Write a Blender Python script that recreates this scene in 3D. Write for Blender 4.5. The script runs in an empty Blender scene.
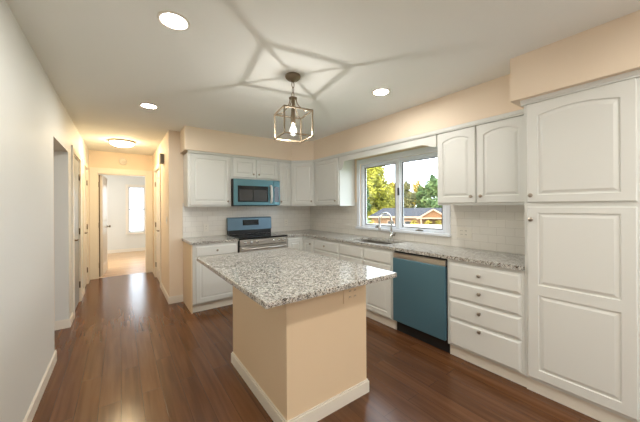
import bpy, bmesh, math, random
from mathutils import Vector, Matrix
PI = math.pi
S = bpy.context.scene
COL = S.collection

# ------------------------------------------------------------------ camera
cam_d = bpy.data.cameras.new('camera'); cam = bpy.data.objects.new('camera', cam_d); COL.objects.link(cam)
YAW, ROLL, EYE = -0.6289, -0.0058, 1.368
_fw = Vector((-math.sin(YAW), math.cos(YAW), 0)); _rt = Vector((math.cos(YAW), math.sin(YAW), 0)); _up = Vector((0, 0, 1))
_r2 = _rt*math.cos(ROLL) + _up*math.sin(ROLL); _u2 = -_rt*math.sin(ROLL) + _up*math.cos(ROLL)
M4 = Matrix.Identity(4)
for i in range(3):
    M4[i][0] = _r2[i]; M4[i][1] = _u2[i]; M4[i][2] = -_fw[i]
M4.translation = (0, 0, EYE)
cam.matrix_world = M4
cam_d.sensor_width = 36; cam_d.sensor_fit = 'HORIZONTAL'; cam_d.lens = 274.77/640*36
cam_d.shift_y = -5.17/640; cam_d.clip_start = 0.02; cam_d.clip_end = 500
S.camera = cam

# ------------------------------------------------------------------ world, sun, exposure
W = bpy.data.worlds.new('sky'); S.world = W; W.use_nodes = True
bg = W.node_tree.nodes['Background']; bg.inputs[0].default_value = (0.80, 0.91, 1.0, 1); bg.inputs[1].default_value = 5.5
sun_d = bpy.data.lights.new('sun', 'SUN'); sun = bpy.data.objects.new('sun', sun_d); COL.objects.link(sun)
sun_d.energy = 2.2; sun_d.color = (1.0, 0.78, 0.5); sun_d.angle = 0.01
sun.rotation_euler = Vector((0.85, 0.12, -0.42)).to_track_quat('-Z', 'Y').to_euler()
S.view_settings.view_transform = 'Standard'; S.view_settings.look = 'None'
S.view_settings.gamma = 1; S.view_settings.use_curve_mapping = False
S.view_settings.exposure = 0.25
LK = 1.0                      # one dial for all lamps
WARM = (1.0, 0.80, 0.58)
HALLC = (1.0, 0.70, 0.38)

# ------------------------------------------------------------------ materials
MATS = {}
def nodes(name):
    m = bpy.data.materials.new(name); m.use_nodes = True
    nt = m.node_tree; b = nt.nodes['Principled BSDF']
    return m, nt, b
def plain(name, col, rough=0.5, metal=0.0, bump=0.0, bscale=60, var=0.0, spec=None):
    m, nt, b = nodes(name)
    b.inputs['Base Color'].default_value = (*col, 1); b.inputs['Roughness'].default_value = rough; b.inputs['Metallic'].default_value = metal
    if spec is not None: b.inputs['Specular IOR Level'].default_value = spec
    if bump or var:
        tc = nt.nodes.new('ShaderNodeTexCoord'); n = nt.nodes.new('ShaderNodeTexNoise'); n.inputs['Scale'].default_value = bscale; n.inputs['Detail'].default_value = 4
        nt.links.new(tc.outputs['Object'], n.inputs['Vector'])
        if bump:
            bp = nt.nodes.new('ShaderNodeBump'); bp.inputs['Strength'].default_value = bump; bp.inputs['Distance'].default_value = 0.002
            nt.links.new(n.outputs['Fac'], bp.inputs['Height']); nt.links.new(bp.outputs['Normal'], b.inputs['Normal'])
        if var:
            r = nt.nodes.new('ShaderNodeValToRGB')
            r.color_ramp.elements[0].position = .3; r.color_ramp.elements[1].position = .7
            r.color_ramp.elements[0].color = (*[c*(1-var) for c in col], 1); r.color_ramp.elements[1].color = (*[min(1, c*(1+var)) for c in col], 1)
            nt.links.new(n.outputs['Fac'], r.inputs['Fac']); nt.links.new(r.outputs['Color'], b.inputs['Base Color'])
    MATS[name] = m; return m
def emit(name, col, strength):
    m, nt, b = nodes(name)
    b.inputs['Base Color'].default_value = (.9, .9, .9, 1)
    b.inputs['Emission Color'].default_value = (*col, 1); b.inputs['Emission Strength'].default_value = strength
    return m
def math_node(nt, op, a, b):
    n = nt.nodes.new('ShaderNodeMath'); n.operation = op
    for i, v in enumerate((a, b)):
        if isinstance(v, (int, float)): n.inputs[i].default_value = v
        else: nt.links.new(v, n.inputs[i])
    return n.outputs[0]
def wood_floor(name, c_dark, c_mid, c_light, pw=0.125, pl=1.2, rough=0.3, along='Y'):
    m, nt, b = nodes(name)
    g = nt.nodes.new('ShaderNodeNewGeometry'); mp = nt.nodes.new('ShaderNodeMapping')
    mp.inputs['Rotation'].default_value = (0, 0, PI/2 if along == 'Y' else 0)
    nt.links.new(g.outputs['Position'], mp.inputs['Vector'])
    br = nt.nodes.new('ShaderNodeTexBrick')
    br.inputs['Scale'].default_value = 1; br.inputs['Brick Width'].default_value = pl; br.inputs['Row Height'].default_value = pw
    br.inputs['Mortar Size'].default_value = 0.0014; br.inputs['Mortar Smooth'].default_value = .4; br.offset = 0.37; br.offset_frequency = 2
    br.inputs['Color1'].default_value = (0.1, .1, .1, 1); br.inputs['Color2'].default_value = (.9, .9, .9, 1); br.inputs['Mortar'].default_value = (.5, .5, .5, 1)
    br.inputs['Bias'].default_value = 0
    nt.links.new(mp.outputs['Vector'], br.inputs['Vector'])
    mp2 = nt.nodes.new('ShaderNodeMapping'); mp2.inputs['Scale'].default_value = (1.6, 26, 1)
    nt.links.new(mp.outputs['Vector'], mp2.inputs['Vector'])
    ad = nt.nodes.new('ShaderNodeVectorMath'); ad.operation = 'ADD'
    sc = nt.nodes.new('ShaderNodeVectorMath'); sc.operation = 'SCALE'; sc.inputs['Scale'].default_value = 17
    nt.links.new(br.outputs['Color'], sc.inputs[0]); nt.links.new(mp2.outputs['Vector'], ad.inputs[0]); nt.links.new(sc.outputs[0], ad.inputs[1])
    n = nt.nodes.new('ShaderNodeTexNoise'); n.inputs['Scale'].default_value = 1; n.inputs['Detail'].default_value = 3; n.inputs['Roughness'].default_value = .5; n.inputs['Distortion'].default_value = .25
    nt.links.new(ad.outputs[0], n.inputs['Vector'])
    sep = nt.nodes.new('ShaderNodeSeparateColor'); nt.links.new(br.outputs['Color'], sep.inputs[0])
    f = math_node(nt, 'ADD', math_node(nt, 'MULTIPLY', n.outputs['Fac'], .80), math_node(nt, 'MULTIPLY', sep.outputs[0], .20))
    r = nt.nodes.new('ShaderNodeValToRGB'); e = r.color_ramp.elements
    e[0].position = .36; e[0].color = (*c_dark, 1); e[1].position = .70; e[1].color = (*c_light, 1)
    x = e.new(.52); x.color = (*c_mid, 1)
    nt.links.new(f, r.inputs['Fac'])
    mx = nt.nodes.new('ShaderNodeMix'); mx.data_type = 'RGBA'
    nt.links.new(br.outputs['Fac'], mx.inputs[0]); nt.links.new(r.outputs['Color'], mx.inputs[6]); mx.inputs[7].default_value = (*[c*.45 for c in c_dark], 1)
    nt.links.new(mx.outputs[2], b.inputs['Base Color'])
    rr = math_node(nt, 'ADD', math_node(nt, 'MULTIPLY', n.outputs['Fac'], .06), rough-.03)
    nt.links.new(rr, b.inputs['Roughness'])
    bp = nt.nodes.new('ShaderNodeBump'); bp.inputs['Strength'].default_value = .12; bp.inputs['Distance'].default_value = .001
    b.inputs['Specular IOR Level'].default_value = .38
    h = math_node(nt, 'SUBTRACT', math_node(nt, 'MULTIPLY', n.outputs['Fac'], .4), br.outputs['Fac'])
    nt.links.new(h, bp.inputs['Height']); nt.links.new(bp.outputs['Normal'], b.inputs['Normal'])
    return m
def granite(name):
    m, nt, b = nodes(name)
    g = nt.nodes.new('ShaderNodeNewGeometry')
    def vor(scale):
        v = nt.nodes.new('ShaderNodeTexVoronoi'); v.inputs['Scale'].default_value = scale
        nz = nt.nodes.new('ShaderNodeTexNoise'); nz.inputs['Scale'].default_value = scale*.9
        ad = nt.nodes.new('ShaderNodeMix'); ad.data_type = 'RGBA'; ad.blend_type = 'LINEAR_LIGHT'; ad.inputs[0].default_value = .015
        nt.links.new(g.outputs['Position'], ad.inputs[6]); nt.links.new(nz.outputs['Color'], ad.inputs[7]); nt.links.new(g.outputs['Position'], nz.inputs['Vector'])
        nt.links.new(ad.outputs[2], v.inputs['Vector'])
        s = nt.nodes.new('ShaderNodeSeparateColor'); nt.links.new(v.outputs['Color'], s.inputs[0])
        return s
    a = vor(165)
    r = nt.nodes.new('ShaderNodeValToRGB'); r.color_ramp.interpolation = 'CONSTANT'; e = r.color_ramp.elements
    cols = [(0, (.015, .013, .012)), (.15, (.07, .05, .035)), (.25, (.25, .19, .14)), (.36, (.46, .47, .46)), (.52, (.68, .66, .60)), (.76, (.80, .79, .75))]
    e[0].position = 0; e[0].color = (*cols[0][1], 1); e[1].position = cols[1][0]; e[1].color = (*cols[1][1], 1)
    for p, c in cols[2:]:
        x = e.new(p); x.color = (*c, 1)
    nt.links.new(a.outputs[0], r.inputs['Fac'])
    c2 = vor(300)
    r2 = nt.nodes.new('ShaderNodeValToRGB'); r2.color_ramp.interpolation = 'CONSTANT'
    r2.color_ramp.elements[0].color = (.08, .07, .06, 1); r2.color_ramp.elements[1].position = .16; r2.color_ramp.elements[1].color = (1, 1, 1, 1)
    nt.links.new(c2.outputs[1], r2.inputs['Fac'])
    mx = nt.nodes.new('ShaderNodeMix'); mx.data_type = 'RGBA'; mx.blend_type = 'MULTIPLY'; mx.inputs[0].default_value = .75
    nt.links.new(r.outputs['Color'], mx.inputs[6]); nt.links.new(r2.outputs['Color'], mx.inputs[7])
    nt.links.new(mx.outputs[2], b.inputs['Base Color'])
    b.inputs['Roughness'].default_value = .10
    return m
def tile_mat(name, axis):
    m, nt, b = nodes(name)
    g = nt.nodes.new('ShaderNodeNewGeometry'); s = nt.nodes.new('ShaderNodeSeparateXYZ'); c = nt.nodes.new('ShaderNodeCombineXYZ')
    nt.links.new(g.outputs['Position'], s.inputs[0]); nt.links.new(s.outputs[axis], c.inputs[0]); nt.links.new(s.outputs['Z'], c.inputs[1])
    br = nt.nodes.new('ShaderNodeTexBrick'); br.inputs['Scale'].default_value = 1
    br.inputs['Brick Width'].default_value = .153; br.inputs['Row Height'].default_value = .0765; br.inputs['Mortar Size'].default_value = .0018
    br.inputs['Color1'].default_value = (.80, .77, .71, 1); br.inputs['Color2'].default_value = (.83, .80, .74, 1); br.inputs['Mortar'].default_value = (.66, .63, .57, 1)
    nt.links.new(c.outputs[0], br.inputs['Vector']); nt.links.new(br.outputs['Color'], b.inputs['Base Color'])
    b.inputs['Roughness'].default_value = .18
    bp = nt.nodes.new('ShaderNodeBump'); bp.inputs['Strength'].default_value = .4; bp.inputs['Distance'].default_value = .002; bp.invert = True
    nt.links.new(br.outputs['Fac'], bp.inputs['Height']); nt.links.new(bp.outputs['Normal'], b.inputs['Normal'])
    return m
def pane_mat(name, gloss=.06, tint=(1, 1, 1)):
    m = bpy.data.materials.new(name); m.use_nodes = True; nt = m.node_tree; nt.nodes.clear()
    o = nt.nodes.new('ShaderNodeOutputMaterial'); t = nt.nodes.new('ShaderNodeBsdfTransparent'); g = nt.nodes.new('ShaderNodeBsdfGlossy'); mx = nt.nodes.new('ShaderNodeMixShader')
    t.inputs[0].default_value = (*tint, 1); g.inputs['Roughness'].default_value = .02; mx.inputs[0].default_value = gloss
    nt.links.new(t.outputs[0], mx.inputs[1]); nt.links.new(g.outputs[0], mx.inputs[2]); nt.links.new(mx.outputs[0], o.inputs[0])
    return m
def leaf_mat(name, c1, c2):
    m, nt, b = nodes(name)
    g = nt.nodes.new('ShaderNodeNewGeometry'); n = nt.nodes.new('ShaderNodeTexNoise'); n.inputs['Scale'].default_value = .9; n.inputs['Detail'].default_value = 5
    nt.links.new(g.outputs['Position'], n.inputs['Vector'])
    r = nt.nodes.new('ShaderNodeValToRGB'); r.color_ramp.elements[0].position = .38; r.color_ramp.elements[1].position = .62
    r.color_ramp.elements[0].color = (*c1, 1); r.color_ramp.elements[1].color = (*c2, 1)
    nt.links.new(n.outputs['Fac'], r.inputs['Fac']); nt.links.new(r.outputs['Color'], b.inputs['Base Color']); b.inputs['Roughness'].default_value = .7
    b.inputs['Specular IOR Level'].default_value = .1
    return m

wallp = plain('wall_paint', (.87, .735, .58), .6, bump=.06, bscale=180)
islp = plain('island_paint', (.82, .645, .44), .6, bump=.06, bscale=180)
palep = plain('pale_wall_paint', (.735, .745, .72), .6, bump=.06, bscale=180)
ceilp = plain('ceiling_paint', (.885, .895, .86), .8, bump=.06, bscale=120)
trimp = plain('trim_paint', (.84, .79, .70), .35)
cabp = plain('cabinet_paint', (.755, .765, .735), .35)
doorp = plain('door_paint', (.80, .76, .70), .3)
floorm = wood_floor('dark_wood', (.096, .038, .014), (.126, .052, .020), (.158, .068, .029), rough=.20)
oakm = wood_floor('oak_wood', (.50, .31, .16), (.60, .40, .22), (.68, .48, .29), pw=.07, pl=.9, rough=.35, along='X')
granm = granite('granite')
tileX = tile_mat('tile_back', 'X'); tileY = tile_mat('tile_side', 'Y')
film = plain('blue_film_steel', (.105, .225, .30), .30, .42)
film3 = plain('teal_film_panel', (.115, .245, .285), .28, .45)
film2 = plain('blue_film_panel', (.135, .22, .29), .35, .45)
steel = plain('brushed_steel', (.60, .57, .53), .28, 1.0)
chrome = plain('chrome', (.80, .80, .80), .10, 1.0)
nickel = plain('nickel', (.42, .37, .31), .28, 1.0)
bronze = plain('aged_bronze', (.24, .19, .13), .42, .7)
blackg = plain('black_glass', (.008, .008, .009), .08)
blackm = plain('black_plastic', (.012, .012, .013), .45)
greyglass = plain('grey_oven_window', (.06, .06, .062), .12)
wrap = plain('white_wrap', (.80, .80, .78), .4, bump=.5, bscale=40)
plastic = plain('white_plastic', (.82, .78, .70), .4)
vinyl = plain('white_vinyl', (.80, .83, .88), .4)
greyp = plain('grey_plastic', (.22, .20, .17), .5)
slot = plain('dark_slot', (.05, .045, .04), .6)
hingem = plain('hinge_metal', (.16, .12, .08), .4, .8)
pane = pane_mat('window_glass', .05)
def glow_glass(name, col, st):
    m = pane_mat(name, .04); nt = m.node_tree; o = nt.nodes['Material Output']; e = nt.nodes.new('ShaderNodeEmission'); a = nt.nodes.new('ShaderNodeAddShader')
    e.inputs[0].default_value = (*col, 1); e.inputs[1].default_value = st
    nt.links.new(o.inputs[0].links[0].from_socket, a.inputs[0]); nt.links.new(e.outputs[0], a.inputs[1]); nt.links.new(a.outputs[0], o.inputs[0]); return m
envm = glow_glass('bulb_glass', (1, .94, .84), 1.2)
bulbm = emit('bulb_glow', (1.0, .96, .90), 900*LK)
lensm = emit('downlight_glow', (1.0, .965, .895), 190*LK)
domem = emit('dome_glow', (1.0, .78, .47), 70*LK)

# ------------------------------------------------------------------ helpers
def wloc(o):
    v = Vector((0, 0, 0))
    while o: v += o.location; o = o.parent
    return v
def obj(name, bm, mat, parent=None, local=False, kind=None, label=None):
    bmesh.ops.recalc_face_normals(bm, faces=bm.faces)
    me = bpy.data.meshes.new(name); 
    if parent and not local:
        bmesh.ops.translate(bm, verts=bm.verts, vec=-wloc(parent))
    bm.to_mesh(me); bm.free(); me.materials.append(mat)
    o = bpy.data.objects.new(name, me); COL.objects.link(o); o.parent = parent
    if kind: o['kind'] = kind
    if label: o['label'] = label
    return o
def thing(name, label, cat, loc=(0, 0, 0), rz=0, group=None):
    o = bpy.data.objects.new(name, None); COL.objects.link(o); o.location = loc; o.rotation_euler = (0, 0, rz); o.empty_display_size = .1
    o['label'] = label; o['category'] = cat
    if group: o['group'] = group
    return o
def struct(name, bm, mat, parent=None): return obj(name, bm, mat, parent, kind=None if parent else 'structure')
def sroot(name, loc):
    o = bpy.data.objects.new(name, None); COL.objects.link(o); o.location = loc; o['kind'] = 'structure'; return o
def tag(o, label, cat, group=None):
    o['label'] = label; o['category'] = cat
    if group: o['group'] = group
    return o
def B(): return bmesh.new()
def box(bm, x0, x1, y0, y1, z0, z1, bev=0.0, seg=1):
    vs = [bm.verts.new((x, y, z)) for x in (x0, x1) for y in (y0, y1) for z in (z0, z1)]
    fs = [bm.faces.new([vs[i] for i in q]) for q in ((0, 1, 3, 2), (4, 6, 7, 5), (0, 4, 5, 1), (2, 3, 7, 6), (0, 2, 6, 4), (1, 5, 7, 3))]
    if bev:
        es = set(e for f in fs for e in f.edges)
        bmesh.ops.bevel(bm, geom=list(es), offset=bev, segments=seg, profile=.5, affect='EDGES')
    return bm
def bx(*a, **k): return box(B(), *a, **k)
def prism(bm, pts, z0, z1):
    lo = [bm.verts.new((x, y, z0)) for x, y in pts]; hi = [bm.verts.new((x, y, z1)) for x, y in pts]; n = len(pts)
    bm.faces.new(lo[::-1]); bm.faces.new(hi)
    for i in range(n): bm.faces.new((lo[i], lo[(i+1) % n], hi[(i+1) % n], hi[i]))
    return bm
def extrude_poly(bm, pts3, vec):
    a = [bm.verts.new(p) for p in pts3]; b = [bm.verts.new(Vector(p)+Vector(vec)) for p in pts3]; n = len(a)
    bm.faces.new(a); bm.faces.new(b[::-1])
    for i in range(n): bm.faces.new((a[i], b[i], b[(i+1) % n], a[(i+1) % n]))
    return bm
def frame_axes(ax):
    ax = Vector(ax).normalized(); t = Vector((0, 0, 1)) if abs(ax.z) < .9 else Vector((1, 0, 0))
    u = ax.cross(t).normalized(); return u, ax.cross(u).normalized(), ax
def lathe(bm, o, ax, prof, seg=16):
    u, v, w = frame_axes(ax); o = Vector(o); rings = []
    for r, h in prof:
        if r < 1e-6: rings.append([bm.verts.new(o+w*h)])
        else: rings.append([bm.verts.new(o+w*h+u*r*math.cos(2*PI*k/seg)+v*r*math.sin(2*PI*k/seg)) for k in range(seg)])
    for a, b in zip(rings, rings[1:]):
        for k in range(seg):
            k2 = (k+1) % seg
            if len(a) == 1 and len(b) == 1: continue
            if len(a) == 1: f = bm.faces.new((a[0], b[k], b[k2]))
            elif len(b) == 1: f = bm.faces.new((a[k], b[0], a[k2]))
            else: f = bm.faces.new((a[k], b[k], b[k2], a[k2]))
            f.smooth = True
    return bm
def tube(bm, pts, r, seg=10, closed=False):
    pts = [Vector(p) for p in pts]; n = len(pts); rings = []; u = None
    for i, p in enumerate(pts):
        if closed: d = (pts[(i+1) % n]-pts[i-1]).normalized()
        else: d = (pts[min(i+1, n-1)]-pts[max(i-1, 0)]).normalized()
        if u is None: u = frame_axes(d)[0]
        u = (u-d*u.dot(d)).normalized(); v = d.cross(u)
        rr = r[i] if isinstance(r, (list, tuple)) else r
        rings.append([bm.verts.new(p+u*rr*math.cos(2*PI*k/seg)+v*rr*math.sin(2*PI*k/seg)) for k in range(seg)])
    for i in range(n if closed else n-1):
        a, b = rings[i], rings[(i+1) % n]
        for k in range(seg):
            f = bm.faces.new((a[k], a[(k+1) % seg], b[(k+1) % seg], b[k])); f.smooth = True
    if not closed: bm.faces.new(rings[0][::-1]); bm.faces.new(rings[-1])
    return bm
def bar(bm, p, q, t, up=(0, 0, 1)):
    p = Vector(p); q = Vector(q); d = (q-p).normalized(); u = Vector(up)
    if abs(d.dot(u)) > .95: u = Vector((1, 0, 0))
    s = d.cross(u).normalized()*t/2; u = s.cross(d).normalized()*t/2
    a = [bm.verts.new(x) for x in (p+s+u, p-s+u, p-s-u, p+s-u)]; b = [bm.verts.new(x) for x in (q+s+u, q-s+u, q-s-u, q+s-u)]
    bm.faces.new(a); bm.faces.new(b[::-1])
    for i in range(4): bm.faces.new((a[i], b[i], b[(i+1) % 4], a[(i+1) % 4]))

class Face:
    """flat frame on a cabinet front: origin, u to the viewer's right, w outward"""
    def __init__(s, o, u, w): s.o = Vector(o); s.u = Vector(u).normalized(); s.w = Vector(w).normalized()
    def p(s, u, z, w): return Vector((s.o.x, s.o.y, 0)) + s.u*u + Vector((0, 0, z)) + s.w*w
def loop(u0, u1, v0, v1, rise, n=12):
    L = []
    for i in range(n): L.append((u0+(u1-u0)*i/n, v0))
    for i in range(n): L.append((u1, v0+(v1-rise-v0)*i/n))
    for i in range(n):
        t = i/n; L.append((u1+(u0-u1)*t, v1-rise*(2*t-1)**2))
    for i in range(n): L.append((u0, v1-rise+(v0-v1+rise)*i/n))
    return L
def panel_front(F, u0, u1, v0, v1, t=.02, panels=None, stile=.055, rail=.055, rise=0, shape='raised'):
    """a door or drawer front; panels = list of (v0,v1) openings"""
    bm = B(); e = .004
    c = [(u0, v0), (u1, v0), (u1, v1), (u0, v1)]
    r0 = [bm.verts.new(F.p(u, v, 0)) for u, v in c]; r1 = [bm.verts.new(F.p(u, v, t-e)) for u, v in c]
    ci = [(u0+e, v0+e), (u1-e, v0+e), (u1-e, v1-e), (u0+e, v1-e)]
    r2 = [bm.verts.new(F.p(u, v, t)) for u, v in ci]
    for a, b in ((r0, r1), (r1, r2)):
        for i in range(4): bm.faces.new((a[i], a[(i+1) % 4], b[(i+1) % 4], b[i]))
    bm.faces.new(r0)
    if shape == 'slab':
        bm.faces.new(r2); return bm
    if panels is None: panels = [(v0+rail, v1-rail)]
    cuts = [v0+e] + [(panels[i][1]+panels[i+1][0])/2 for i in range(len(panels)-1)] + [v1-e]
    for k, (a, b) in enumerate(panels):
        rs = rise if k == len(panels)-1 else 0
        U0, U1 = u0+stile, u1-stile
        outer = loop(u0+e, u1-e, cuts[k], cuts[k+1], 0)
        Ls = [(outer, t), (loop(U0, U1, a, b, rs), t), (loop(U0+.004, U1-.004, a+.004, b-.004, rs), t-.008),
              (loop(U0+.012, U1-.012, a+.012, b-.012, rs), t-.008), (loop(U0+.030, U1-.030, a+.030, b-.030, rs), t-.0005)]
        prev = None
        for L, w in Ls:
            ring = [bm.verts.new(F.p(u, v, w)) for u, v in L]
            if prev:
                n = len(ring)
                for i in range(n): bm.faces.new((prev[i], prev[(i+1) % n], ring[(i+1) % n], ring[i]))
            prev = ring
        bm.faces.new(prev)
    return bm
def drawer_front(F, u0, u1, v0, v1, t=.02):
    """slab with a wide shaped edge"""
    bm = B(); rings = []
    for ins, w in ((0, 0), (0, t-.010), (.004, t-.009), (.014, t-.001), (.018, t)):
        rings.append([bm.verts.new(F.p(u, v, w)) for u, v in ((u0+ins, v0+ins), (u1-ins, v0+ins), (u1-ins, v1-ins), (u0+ins, v1-ins))])
    for a, b in zip(rings, rings[1:]):
        for i in range(4): bm.faces.new((a[i], a[(i+1) % 4], b[(i+1) % 4], b[i]))
    bm.faces.new(rings[0]); bm.faces.new(rings[-1])
    return bm
def knob(F, u, z, parent, t=.02):
    return obj('knob', lathe(B(), F.p(u, z, t), F.w, [(.0, 0), (.009, 0), (.008, .003), (.005, .007), (.005, .013), (.013, .017), (.0155, .021), (.014, .025), (.008, .028), (0, .029)], 14), nickel, parent, label='small dark nickel knob')

# ------------------------------------------------------------------ the setting
XL, XW, XH = -.476, 2.957, .557
YB, YE, YFR = 4.38, 6.75, -2.6
ZC = 2.446; T = .12
def wall_y(name, x0, x1, y0, y1, ops=(), mat=wallp, z1=ZC):
    """wall running along Y; ops = (ya, yb, za, zb)"""
    bm = B(); y = y0
    for ya, yb, za, zb in sorted(ops):
        if ya > y: box(bm, x0, x1, y, ya, 0, z1)
        if za > 0: box(bm, x0, x1, ya, yb, 0, za)
        if zb < z1: box(bm, x0, x1, ya, yb, zb, z1)
        y = yb
    if y < y1: box(bm, x0, x1, y, y1, 0, z1)
    return struct(name, bm, mat)
def wall_x(name, x0, x1, y0, y1, ops=(), mat=wallp, z1=ZC):
    bm = B(); x = x0
    for xa, xb, za, zb in sorted(ops):
        if xa > x: box(bm, x, xa, y0, y1, 0, z1)
        if za > 0: box(bm, xa, xb, y0, y1, 0, za)
        if zb < z1: box(bm, xa, xb, y0, y1, zb, z1)
        x = xb
    if x < x1: box(bm, x, x1, y0, y1, 0, z1)
    return struct(name, bm, mat)
struct('floor', bx(-2.6, XW+T, YFR-T, YE+.05, -.1, 0), floorm)
struct('floor.001', bx(-2.6, 1.7, YE+.05, 10.35, -.1, 0), oakm)
struct('ceiling', bx(-2.6, XW+T, YFR-T, 10.35, ZC, ZC+.1), ceilp)
D1 = (4.54, 5.28, 0, 2.05); D2 = (5.74, 6.42, 0, 2.05); D3 = (5.40, 6.20, 0, 2.05)
wall_y('wall_left', XL-T, XL, YFR, YE, [(3.36, 4.22, 0, 2.0), D1, D2], palep)
wall_x('wall_passage', -2.5, XL-T, 4.22, 4.34)
wall_y('wall_passage_left', -2.6, -2.5, 1.5, 4.34)
wall_x('wall_passage_front', -2.5, XL-T, 1.4, 1.5)
wall_y('wall_hall_right', XH, XH+T, YB+T, YE, [D3])
wall_x('wall_back', XH, XW+T, YB, YB+T)
WY0, WY1, WZ0, WZ1 = 1.66, 3.02, 1.050, 1.99
wall_y('wall_right', XW, XW+T, YFR, YB, [(WY0, WY1, WZ0, WZ1)])
wall_x('wall_front', -2.6, XW+T, YFR-T, YFR, [(1.5, 2.3, .02, 2.06)])  # opening added behind the viewpoint for fill daylight
wall_x('wall_end', -2.6, 1.7, YE, YE+.1, [(-.354, .446, 0, 2.02)])
BW = (.205, .62, .60, 1.98)
wall_x('wall_bedroom_back', -2.6, 1.7, 10.2, 10.32, [BW], palep)
wall_y('wall_bedroom_left', -2.6, -2.5, YE+.1, 10.2, [(6.95, 8.5, .75, 1.9)], palep)  # unseen opening added to let sun and sky onto the bedroom floor
wall_y('wall_bedroom_right', 1.6, 1.7, YE+.1, 10.2, (), palep)
# closets behind the closed hall doors
wall_y('wall_closet_left', -1.4, -1.3, 4.34, YE)
wall_y('wall_closet_right', 1.4, 1.5, YB+T, YE)
# soffit above the cabinets
SZ = 2.132
struct('wall_soffit', prism(B(), [(.70, YB), (.70, 4.01), (2.335, 4.01), (2.602, 3.743), (2.602, .815), (2.34, .815), (2.34, YFR), (XW, YFR), (XW, YB)], SZ, ZC), wallp)
# backsplash tiles
bm = B(); box(bm, .73, XW, YB-.008, YB, .90, 1.42); struct('wall_backsplash_back', bm, tileX)
bm = B(); box(bm, XW-.008, XW, .76, 1.63, .90, 1.42); box(bm, XW-.008, XW, 3.06, YB-.008, .90, 1.42); box(bm, XW-.008, XW, 1.63, 3.06, .90, 1.015)
struct('wall_backsplash_right', bm, tileY)
# baseboards
def bboard(name, segs, h=.10, t=.013):
    bm = B()
    for (x0, x1, y0, y1) in segs: box(bm, x0, x1, y0, y1, 0, h-.012); 
    for (x0, x1, y0, y1) in segs: box(bm, x0+(.004 if x1-x0 < .02 else 0), x1-(.004 if x1-x0 < .02 else 0), y0+(.004 if y1-y0 < .02 else 0), y1-(.004 if y1-y0 < .02 else 0), h-.012, h)
    return struct(name, bm, trimp)
t = .013
bboard('baseboard_left', [(XL, XL+t, YFR, 3.36+t), (XL-T, XL, 3.36, 3.36+t)])
bboard('baseboard_passage', [(-2.5, XL, 4.22-t, 4.22), (XL, XL+t, 4.22-t, 4.46)])
bboard('baseboard_hall_left', [(XL, XL+t, 5.36, 5.66), (XL, XL+t, 6.50, YE)])
bboard('baseboard_hall_right', [(XH-t, XH, YB-t, 5.32), (XH-t, XH, 6.28, YE), (XH, .728, YB-t, YB)])
bboard('baseboard_end', [(XL, -.44, YE-t, YE), (.53, XH, YE-t, YE)])
bboard('baseboard_bedroom', [(-2.5, 1.6, 10.2-t, 10.2)])
bboard('baseboard_front', [(XL, 1.45, YFR, YFR+t), (2.35, XW, YFR, YFR+t)])

# hall doors: casing, leaf, handle, hinges
def side_door(name, xf, sgn, y0, y1, zt, cw=.075, handle_near=True, dm=doorp, shape='raised'):
    """door in a wall along Y, hall side facing sgn*X"""
    r = sroot(name, (xf, (y0+y1)/2, 0)); bm = B()
    xs = sorted((xf, xf+sgn*.018))
    box(bm, *xs, y0-cw, y0+.005, 0, zt+cw, .003); box(bm, *xs, y1-.005, y1+cw, 0, zt+cw, .003); box(bm, *xs, y0+.005, y1-.005, zt-.005, zt+cw, .003)
    js = sorted((xf-sgn*T, xf))
    box(bm, *js, y0, y0+.018, 0, zt); box(bm, *js, y1-.018, y1, 0, zt); box(bm, *js, y0+.018, y1-.018, zt-.018, zt)
    obj('casing', bm, trimp, r)
    F = Face((xf-sgn*.045, y0+.02, 0), (0, 1, 0), (sgn, 0, 0)); w = y1-y0-.04
    leaf = obj('leaf', panel_front(F, 0, w, .012, zt-.022, t=.038, panels=[(.22, .95), (1.08, zt-.16)], stile=.11, shape=shape), dm, r)
    hy = .06 if handle_near else w-.06
    bm = lathe(B(), F.p(hy, .95, .038), F.w, [(0, 0), (.026, 0), (.026, .006), (.010, .010), (.010, .045), (0, .045)], 12)
    tube(bm, [F.p(hy, .95, .078), F.p(hy+(.11 if handle_near else -.11), .95, .082)], .008, 8)
    obj('handle', bm, hingem, leaf, label='dark lever handle')
    hh = w+.004 if handle_near else -.004
    for z in (.25, 1.02, 1.80):
        obj('hinge', tube(B(), [F.p(hh, z-.045, .044), F.p(hh, z+.045, .044)], .009, 8), hingem, leaf, label='dark hinge barrel')
    return r
side_door('door_1', XL, 1, *D1[:2], D1[3], dm=plain('grey_door', (.30, .33, .35), .4), shape='slab')
side_door('door_2', XL, 1, *D2[:2], D2[3])
side_door('door_3', XH, -1, *D3[:2], D3[3])
# bedroom door, cased opening in the end wall with the leaf swung in
r = sroot('door_4', (.046, YE, 0)); bm = B()
box(bm, XL+.008, -.349, YE-.018, YE, 0, 2.12, .003); box(bm, .441, XH-.004, YE-.018, YE, 0, 2.12, .003); box(bm, -.349, .441, YE-.018, YE, 2.015, 2.12, .003)
box(bm, -.354, -.336, YE, YE+.10, 0, 2.02); box(bm, .428, .446, YE, YE+.10, 0, 2.02); box(bm, -.336, .428, YE, YE+.10, 2.002, 2.02)
obj('casing', bm, trimp, r)
a = math.radians(86); hx, hy = -.316, YE+.108
F = Face((hx, hy, 0), (math.cos(a), math.sin(a), 0), (math.sin(a), -math.cos(a), 0))
leaf = obj('leaf', panel_front(F, 0, .74, .012, 1.99, t=.036, panels=[(.22, .95), (1.08, 1.84)], stile=.11), doorp, r)
for z in (.25, 1.02, 1.80): obj('hinge', bx(-.337, -.325, YE+.004, YE+.10, z-.05, z+.05), hingem, leaf, label='dark hinge plate')
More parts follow.
